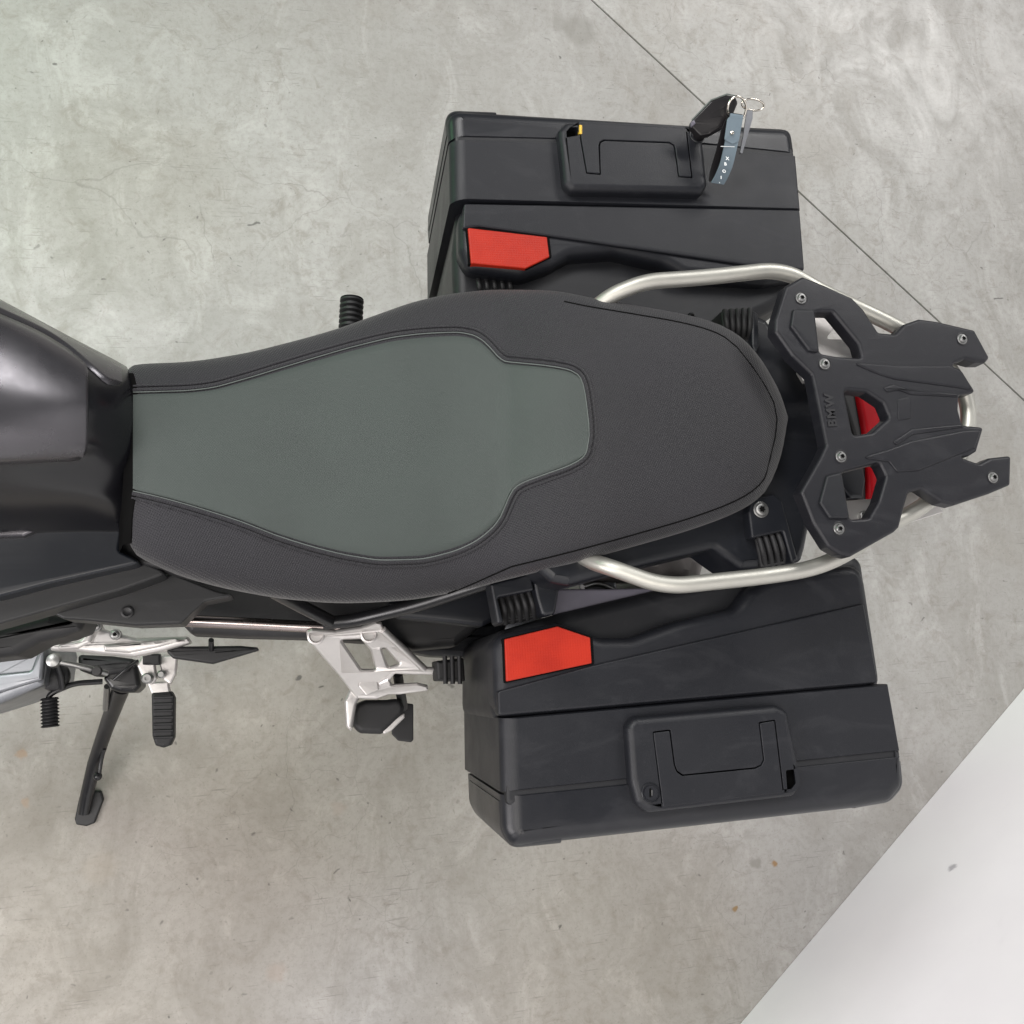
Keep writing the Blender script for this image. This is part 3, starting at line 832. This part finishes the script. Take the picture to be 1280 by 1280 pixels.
# ------------------------------------------------------------------ left lower controls
frame_plate = slab('footrest_plate', [(62, 801), (78, 796), (98, 790), (106, 778), (122, 775), (126, 785), (142, 790), (170, 797), (234, 795), (239, 803), (200, 814), (166, 821), (130, 818), (96, 814), (62, 813)], .42, .03, M['cast'], bike, .006, .004)
slab('plate_rib', [(72, 806), (100, 800), (110, 786), (118, 788), (112, 803), (96, 811), (72, 812)], .428, .012, M['cast'], frame_plate, .004, .003)
slab('plate_rib', [(128, 806), (170, 803), (232, 799), (196, 809), (160, 816), (130, 814)], .428, .012, M['cast'], frame_plate, .004, .003)
for u, v in ((75, 797), (144, 793), (120, 782)):
    bolt(P(u, v, .43), .006, frame_plate)
slab('engine_cover', [(-160, 815), (20, 812), (47, 803), (58, 806), (60, 815), (54, 857), (0, 880), (-160, 930)], .36, .20, M['engine'], bike, .012, .008)
slab('engine_cover_rim', [(-160, 850), (0, 842), (38, 838), (48, 812), (56, 812), (52, 850), (0, 866), (-160, 890)], .367, .03, M['engine'], bike, .005, .004)
slab('heel_guard', [(206, 813), (222, 808), (300, 807), (322, 809), (324, 813), (300, 820), (266, 830), (216, 823)], .40, .012, M['dark'], bike, .004, .004)
tube('guard_pin', R_((264, 800, .42), (264, 812, .40)), .004, M['black_metal'], bike, 0, 8)
# side stand
stand = tube('side_stand', [P(152, 858, .24), P(143, 882, .18), P(132, 912, .12), P(118, 954, .065), P(109, 992, .025), P(105, 1016, .012)], [.0145, .0135, .012, .0115, .011, .010], M['black_metal'], bike, 0, 14)
slab('stand_foot', [(99, 996), (108, 988), (126, 989), (129, 1000), (118, 1029), (108, 1033), (95, 1031), (93, 1024)], .010, .0096, M['dark'], stand, .003, .004)
tube('stand_prong', [P(130, 936, .10), P(127, 948, .09), P(125, 960, .085), P(124, 968, .085)], .0035, M['black_metal'], stand, .01, 8)
lathe('prong_ball', P(123, 970, .078), UP, [(0, .002), (.003, .006), (.007, .0075), (.011, .006), (.014, .002)], M['black_metal'], stand, 14)
slab('stand_bracket', [(128, 848), (140, 830), (160, 822), (172, 832), (176, 858), (168, 866), (150, 866), (138, 862)], .29, .06, M['black_metal'], bike, .008, .006)
slab('stand_bracket', [(96, 818), (140, 820), (170, 824), (160, 840), (120, 846), (98, 838)], .30, .05, M['dark'], bike, .008, .006)
tube('stand_spring', R_((134, 858, .25), (132, 886, .19)), .005, M['steel'], bike, 0, 10)
tube('stand_cable', R_((142, 850, .31), (158, 836, .32), (172, 826, .34)), .0022, M['black_metal'], bike, .01, 8)
# rider footrest
def v2(*q): return P(*q)
peg_a, peg_b = P(203, 862, .30), P(206, 934, .30)
pd = (peg_b-peg_a).normalized()
peg = slab('rider_footrest', [(189, 866), (214, 864), (218, 872), (217.5, 922), (213, 932), (204, 935), (194, 932), (190, 920)], .315, .024, M['rubber'], bike, .005, .004)
for i in range(7):
    t = i/6
    v_ = 872+50*t
    tube('tread', R_((192, v_, .3155), (216, v_-.6, .3155)), .0022, M['rubber'], peg, 0, 6)
slab('footrest_bracket', [(171, 832), (178, 818), (192, 820), (196, 848), (190, 856), (180, 852)], .335, .012, M['cast'], bike, .003, .003)
slab('footrest_bracket', [(197, 820), (222, 818), (220, 842), (213, 856), (204, 850)], .325, .012, M['cast'], bike, .003, .003)
slab('footrest_bracket', [(183, 852), (210, 852), (213, 866), (189, 868)], .312, .012, M['cast'], bike, .003, .003)
slab('footrest_clamp', [(178, 817), (200, 817), (200, 831), (178, 831)], .345, .015, M['dark'], bike, .003, .002)
lathe('footrest_pin', P(184, 848, .345), UP, [(-.01, .008), (.004, .008), (.006, .006), (.006, .003), (.003, .003), (.003, 0)], M['steel'], bike, 16)
lathe('footrest_pin', P(202, 843, .335), UP, [(-.01, .006), (.008, .006), (.010, .004), (.010, 0)], M['steel'], bike, 16)
# gear lever
gl = tube('gear_lever', R_((128, 852, .30), (94, 854, .31), (72, 862, .315), (60, 870, .315), (61, 884, .31)), .0042, M['black_metal'], bike, .012, 10)
ga, gb = P(62, 872, .315), P(63, 910, .315)
gd = (gb-ga); gp = []
for i in range(9):
    gp += [(gd.length*(i/9+.00), .0105), (gd.length*(i/9+.055), .0135), (gd.length*(i/9+.09), .0105)]
lathe('lever_rubber', ga, gd, gp, M['rubber'], gl, 16)
lathe('linkage_boot', P(71, 846, .30), UP, [(0, .016), (.012, .022), (.022, .020), (.028, .012), (.030, .002)], M['rubber'], bike, 20)
tube('shift_rod', R_((64, 826, .36), (92, 831, .36), (122, 838, .35), (134, 842, .34)), .0042, M['steel'], bike, 0, 10)
lathe('rod_joint', P(69, 826, .352), UP, [(0, .009), (.008, .011), (.016, .009), (.018, .004)], M['steel'], bike, 16)
tube('shift_arm', R_((70, 827, .345), (76, 846, .33), (78, 860, .32)), .005, M['black_metal'], bike, 0, 10)
lathe('rod_joint', P(122, 839, .352), UP, [(0, .006), (.006, .008), (.01, .006)], M['black_metal'], bike, 16)

# passenger footrest bracket (cast aluminium, left)
ZB = .55
def zb(pts): return [(u, v, .645-(v-776)*.00125) for u, v in pts]
pb = slab('passenger_bracket', zb([(383, 788), (390, 785), (420, 787), (452, 782), (470, 776), (477, 777), (480, 786), (500, 806), (530, 833), (550, 834), (550, 843), (520, 843), (494, 842), (488, 850), (490, 855), (522, 853), (535, 856), (536, 863), (500, 868), (486, 868), (470, 874), (446, 873), (424, 844), (384, 798)]),
          ZB, .014, M['cast'], bike, .004, .003, holes=[zb([(427, 799), (452, 798), (464, 812), (470, 836), (452, 836)]), zb([(477, 810), (482, 809), (500, 829), (486, 833)])], hr=.003)
pb['label'] = 'cast aluminium triangular bracket for the passenger footrest'
for u, v in ((395, 795), (461, 793)):
    lathe('bracket_boss', P(u, v, .645-(v-776)*.00125+.001), UP, [(-.002, .0115), (.003, .0112), (.004, .009), (.001, .0075), (-.0005, .0072), (-.0005, 0)], M['cast'], pb, 20)
slab('bracket_web', [(452, 837), (470, 837), (474, 862), (458, 870), (448, 858)], ZB-.004, .008, M['cast'], pb, .002, .002)
slab('bracket_arm', [(438, 860), (452, 866), (446, 880), (440, 916), (433, 908), (431, 876)], ZB-.03, .014, M['cast'], pb, .004, .003)
tube('bracket_strut', R_((478, 787, .632), (505, 812, .60), (530, 836, .571)), .005, M['cast'], pb, 0, 8)
slab('folded_footrest', [(441, 890), (446, 880), (458, 875), (484, 875), (500, 873), (507, 884), (504, 893), (488, 909), (478, 918), (450, 917), (442, 908)], .50, .035, M['rubber'], bike, .008, .010, seg=5)
slab('footrest_shoe', [(477, 912), (486, 903), (506, 891), (506, 897), (490, 913), (480, 918)], .497, .01, M['cast'], bike, .002, .002)
slab('heel_plate', [(490, 884), (500, 878), (517, 880), (517, 925), (514, 928), (498, 926), (490, 918)], .43, .006, M['dark'], bike, .002, .003)
tube('plate_post', R_((497, 842, .53), (500, 862, .50), (504, 884, .45)), .007, M['dark'], bike, .01, 8)
# opposite passenger footrest peeping out beside the seat
ra, rb = P(437, 432, .46), P(440, 374, .46)
rd = rb-ra; gp = []
for i in range(9):
    gp += [(rd.length*i/9, .0150), (rd.length*(i/9+.04), .0185), (rd.length*(i/9+.08), .0185), (rd.length*(i/9+.1), .0150)]
gp += [(rd.length, .0180), (rd.length*1.02, .014)]
lathe('passenger_footrest', ra, rd, gp, M['rubber'], bike, 20)
tube('footrest_stub', [ra-rd*1.2, ra], .009, M['cast'], bike, 0, 10)

# ------------------------------------------------------------------ luggage cases
def shear(xf, xr, k, inward=0.0, ysign=1, y_in=None):
    def w(p, drop):
        t = max(0, min(1, (xr-p.x)/(xr-xf)))
        dd = max(0, drop-.012)
        return Vector((p.x - k*dd*t*t - .05*dd*(1-t), p.y, p.z))
    return w
def grow(pts, c, k):
    return [(c[0]+(u-c[0])*k, c[1]+(v-c[1])*k) for u, v in pts]
def pannier(side, label, D):
    zt = .80
    root = thing('pannier_case', label, 'pannier case', (P(*D['ctr'], .5).x, P(*D['ctr'], .5).y, 0), None)
    root.location.z = .45
    xf, xr = P(*D['xf'], zt).x, P(*D['xr'], zt).x
    w = shear(xf, xr, -.055)
    body = slab('case_body', D['body'], zt-.030, .30, M['case_in'], root, .016, .018, seg=5, bot=.02, warp=w)
    top = slab('case_top', D['top'], zt-.0045, .05, M['case'], root, .014, .026, seg=5, warp=w)
    slab('top_panel', D['panel'], zt-.001, .02, M['case'], top, .0025, .004, warp=w)
    slab('expander_shell', D['shell'], zt, .325, M['case'], root, .016, D['shell_r'], seg=6, warp=w, wts=D['shell_w'])
    lid = slab('lid', D['lid'], zt-.001, .32, M['case_lid'], root, D['lid_b'], D['lid_r'], seg=6, bot=.03, warp=w, wts=D['lid_w'])
    slab('lid_seal', D['seal'], zt-.0025, .30, M['case_in'], root, .006, .01, seg=2, bot=.03, warp=w)
    for cpts in D['corners']:
        slab('corner_guard', cpts[0], zt-.004, .30, M['case_lid'], lid, D['lid_b'], cpts[2], seg=6, bot=.03, warp=w, wts=cpts[1])
    rc = (sum(p[0] for p in D['red'])/5, sum(p[1] for p in D['red'])/5)
    slab('lever_surround', grow(D['red'], rc, 1.06), zt-.0028, .01, M['gap'], root, .0008, .002)
    slab('red_lever', D['red'], zt+.0005, .012, M['red'], root, .0015, .0015)
    # grip
    zf = zt+.016
    fr = slab('handle_frame', D['frame'], zf, .024, M['case'], root, .009, .011, holes=[D['ugap'], D['slot']], hr=.002, seg=4, hbev=.0005)
    slab('handle_well', D['frame_in'], zt+.003, .006, M['gap'], fr, .001, .004)
    slab('handle_grip', D['u'], zf+.0008, .009, M['case'], fr, .0010, .0015)
    lk = P(*D['lock'], zf)
    lathe('lock_cylinder', lk, UP, [(-.006, .0112), (.0012, .0112), (.0018, .0105), (.0006, .0100), (.0006, .0085), (.0016, .0080), (.0016, 0)], M['case_lid'], fr, 28)
    if D.get('keyhole'):
        c = P(*D['lock'], zf+.0018)
        d = Vector((.1, 1, 0)).normalized(); s = Vector((d.y, -d.x, 0))
        lp = [c+d*.005+s*.0012, c+d*.005-s*.0012, c-d*.005-s*.0012, c-d*.005+s*.0012]
        v, f = slab_mesh([fillet(lp, .001, 2)], .001, .0, 1)
        link_mesh('keyhole', v, f, M['gap'], fr, 0)
        tube('keyhole_shine', [c+s*.0018+d*.003+UP*.0002, c+s*.0018-d*.003+UP*.0002], .0005, M['steel'], fr, 0, 6)
    return root, zt, zf
UL = [(817, 916), (837, 913.5), (842.5, 956), (846, 965), (853, 970), (944, 961), (952, 957), (955.5, 950), (950, 904), (968, 901), (979, 991), (829, 1009)]
ULg = [(815.8, 914.6), (838.2, 911.8), (844, 956), (847, 963.4), (854, 968.3), (943.5, 959.3), (950.8, 956), (954, 949.5), (948.3, 902.8), (969.2, 899.4), (980.5, 992.4), (827.8, 1010.6)]
LEFT = dict(ctr=(860, 890), xf=(628, 900), xr=(1120, 880),
    body=[(616, 800), (630, 787), (700, 766), (830, 735), (1066, 690), (1081, 700), (1106, 862), (616, 905)],
    top=[(617, 806), (627, 793), (697, 778), (722, 785), (750, 797), (790, 797), (850, 776), (920, 760), (938, 735), (960, 722), (1081, 702), (1105, 860), (620, 902)],
    panel=[(622, 864), (743, 831), (1080, 754), (1098, 853), (623, 895)],
    shell=[(626, 898), (1113, 854.5), (1128, 939), (628, 991)],
    shell_w=[.12, .35, .12, 1.3], shell_r=0, lid_b=.019,
    lid_r=[0, .004, .022, .022, .02, .02, .03, .03],
    seal=[(632, 975), (1124, 925), (1128, 955), (632, 1010)],
    lid=[(628, 994.5), (1131, 943.5), (1134, 986), (1119, 1004), (1076, 1012), (705, 1054), (642, 1062), (630, 1040)],
    lid_w=[.12, .7, 1, 1, 1, 1, 1, 1.2],
    corners=[([(626.5, 1003), (702, 996), (705, 1057), (642, 1063.5), (629, 1042)], [.12, .2, 1, 1, 1.2], [0, 0, 0, .03, .03]), ([(1076, 957), (1132.5, 951.5), (1136, 987), (1120, 1005), (1077, 1012.5)], [.12, .7, 1, 1, .2], [0, 0, .022, .022, 0])],
    red=[(631, 799), (697, 783), (738, 797), (740, 829), (633, 852)],
    frame=[(784, 908), (793, 896.5), (971, 881), (986, 888), (1000, 954), (1004, 982), (994, 996), (812, 1017), (797, 1006), (789, 976)],
    frame_in=[(792, 912), (798, 904), (968, 889), (980, 894), (994, 956), (997, 980), (990, 989), (814, 1010), (803, 1003), (796, 974)],
    u=UL, ugap=ULg, slot=[(982.5, 963), (998, 961), (1000, 981), (994, 988.5), (984.5, 990)], lock=(813, 991), keyhole=True)
UR = [(725, 153.5), (854, 159.5), (858, 165), (864.5, 221), (849, 220), (844.5, 186), (843, 181), (837, 177.5), (755, 174.5), (750, 177), (748.5, 182), (750, 217), (734, 215.5), (727, 175)]
URg = [(723.8, 152), (855, 158), (859.2, 164.5), (866, 222.6), (847.8, 221.4), (843, 186), (841.5, 182), (836, 179), (756, 176), (751.2, 178), (750, 182.5), (751.2, 218.6), (732.8, 217), (725.5, 175)]
RIGHT = dict(ctr=(790, 260), xf=(575, 250), xr=(1000, 250),
    body=[(572, 255), (1003, 262), (1009, 345), (1010, 365), (900, 420), (600, 400), (568, 372), (566, 310)],
    top=[(574, 254), (1002, 260), (1008, 345), (960, 352), (860, 346), (830, 330), (770, 316), (715, 320), (690, 334), (655, 346), (584, 336), (574, 310)],
    panel=[(580, 254), (1000, 262), (1006, 338), (944, 333), (700, 297), (600, 283), (578, 286)],
    shell_w=[.12, .12, .12, .35, .12, 1.3], shell_r=0, lid_b=.017,
    lid_r=[.045, .02, .02, .036, 0, 0, 0, 0],
    shell=[(563, 173), (700, 177), (880, 183), (997, 194), (1003, 262), (564, 249.5)],
    seal=[(568, 160), (992, 182), (996, 205), (568, 185)],
    lid=[(559, 132), (700, 141), (864, 151), (992, 157), (996, 192), (880, 180), (700, 174), (562, 171)],
    lid_w=[1, 1, 1, .9, .12, .12, .12, 1.2],
    corners=[([(558, 131), (621, 133.5), (627, 164), (560, 162)], [1, .2, .12, 1.2], [.045, 0, 0, 0]), ([(925, 152.5), (993, 156), (997, 186), (926, 177)], [1, .9, .12, .2], [0, .036, 0, 0])],
    red=[(585, 284.5), (684, 296), (687, 321), (657, 335.5), (589, 329)],
    frame=[(699, 161), (708, 150.5), (868, 157), (879, 164), (886, 230), (879, 241), (716, 238), (706, 228)],
    frame_in=[(706, 164), (712, 157), (862, 163), (872, 168), (879, 228), (874, 234), (720, 231), (712, 224)],
    u=UR, ugap=URg, slot=[(705, 164), (711, 157), (722, 157), (724, 169), (706, 172)], lock=(871, 169))
caseL, zt, zf = pannier('L', 'black pannier case with empty keyhole, on the side of the side stand', LEFT)
caseR, zt, zf = pannier('R', 'black pannier case with keys hanging from its lock', RIGHT)
tube('yellow_pin', [P(725.5, 169, zf-.002), P(725.5, 158, zf-.002)], .0033, M['brass'], caseR, 0, 10)
# clamp where the left case meets the bracket
cl = slab('case_clamp', [(545, 826), (580, 822), (582, 852), (547, 851)], .60, .04, M['dark'], caseL, .004, .003)
for i in range(3):
    u = 556+9*i
    tube('clamp_rib', R_((u, 820, .602), (u+1, 855, .602)), .0032, M['rubber'], cl, 0, 8)

# ------------------------------------------------------------------ keys
keys = thing('key_ring', 'black leather key fob, steel rings and blue-grey strap hanging from the lock', 'keys', P(872, 169, zf))
lathe('key_head', P(873, 169, zf+.001), UP, [(0, .0085), (.010, .0088), (.016, .007), (.018, .003)], M['fob'], keys, 18)
fobp = [(864, 157, .845), (865, 150, .848), (889, 125, .862), (909, 117.5, .868), (920, 120, .870), (923, 128, .868), (916, 145, .860), (904, 158, .852), (888, 167, .845), (876, 169, .842)]
slab('fob', fobp, .85, .009, M['fob'], keys, .003, .004)
tube('fob_edge', [P(u, v, z+.0002) for u, v, z in fobp[1:5]], .0010, M['thread'], keys, 0, 6)
slab('fob_tip', [(864, 152, .8495), (868, 149, .8495), (870, 154, .8495), (865, 158, .8475)], .85, .004, M['grey_plate'], keys, .001, .001)
def ring(cu_, cv_, ru, rv, z0, tiltz, rad, rot=0):
    pts = []
    for i in range(28):
        a = 2*math.pi*i/28
        du, dv = ru*math.cos(a), rv*math.sin(a)
        u = cu_+du*math.cos(rot)-dv*math.sin(rot); v = cv_+du*math.sin(rot)+dv*math.cos(rot)
        pts.append(P(u, v, z0+tiltz*math.sin(a)))
    return tube('ring', pts, rad, M['chrome'], keys, 0, 8, True)
ring(921, 136, 11.5, 15.5, .872, -.012, .0015, .1)
ring(941, 131, 14, 7.2, .876, -.006, .0012, .12)
# folded strap: upper leaf and the fold below, a thin curved band
def band(name, cl, w, th, mat, parent):
    verts, faces = [], []
    n = len(cl)
    for i, (c, s) in enumerate(cl):
        t = (cl[min(i+1, n-1)][0]-cl[max(i-1, 0)][0]).normalized()
        nn = s.cross(t).normalized()
        for a, b in ((-1, -1), (1, -1), (1, 1), (-1, 1)):
            verts.append(c+s*a*w/2+nn*b*th/2)
    for i in range(n-1):
        for k in range(4):
            l = (k+1) % 4
            faces.append((i*4+k, i*4+l, (i+1)*4+l, (i+1)*4+k))
    faces.append((0, 1, 2, 3)); faces.append(tuple((n-1)*4+k for k in range(4)))
    return link_mesh(name, verts, faces, mat, parent, 30)
sdir = (P(930, 146, .87)-P(911, 143, .87)).normalized()
cl_ = dense([P(921, 143, .874), P(918, 160, .868), P(913, 184, .856), P(908, 205, .842), P(902, 220, .828), P(897, 229, .818)], 6)
strap = band('strap', [(c, sdir) for c in cl_], .0175, .0022, M['strap'], keys)
cl2 = dense([P(920, 142, .870), P(911, 160, .862), P(903, 190, .840), P(896, 214, .822), P(894, 228, .814)], 5)
band('strap_back', [(c, sdir) for c in cl2], .0175, .0022, M['fob'], keys)
slab('strap_flap', [(910, 146, .8762), (929, 146, .8762), (924, 176, .8625), (916, 180, .861), (906, 174, .8635)], .87, .002, M['strap'], keys, .0006, .004)
lathe('rivet', P(915, 166, .868), UP, [(-.002, .0028), (.0012, .0026), (.002, .0015), (.0022, .0002)], M['chrome'], keys, 14)
tube('strap_stitch', [P(901, 183, .8575), P(918, 183.5, .8575)], .0005, M['white_print'], keys, 0, 6)
for ch, u, v, z in (('X', 909, 197, .850), ('B', 907.5, 204, .8455), ('O', 905, 213, .838), ('I', 903, 221, .831), ('.', 901, 226, .8265)):
    letters(ch, P(u-2, v+2.5, z+.0022), sdir, .006, M['white_print'], strap, .0003, 'letter')
slab('key_blade', [(934, 137, .872), (941, 138, .872), (941, 148, .866), (928, 192, .838), (925, 191, .838), (929, 170, .852)], .86, .0022, M['engine'], keys, .0005, .001)
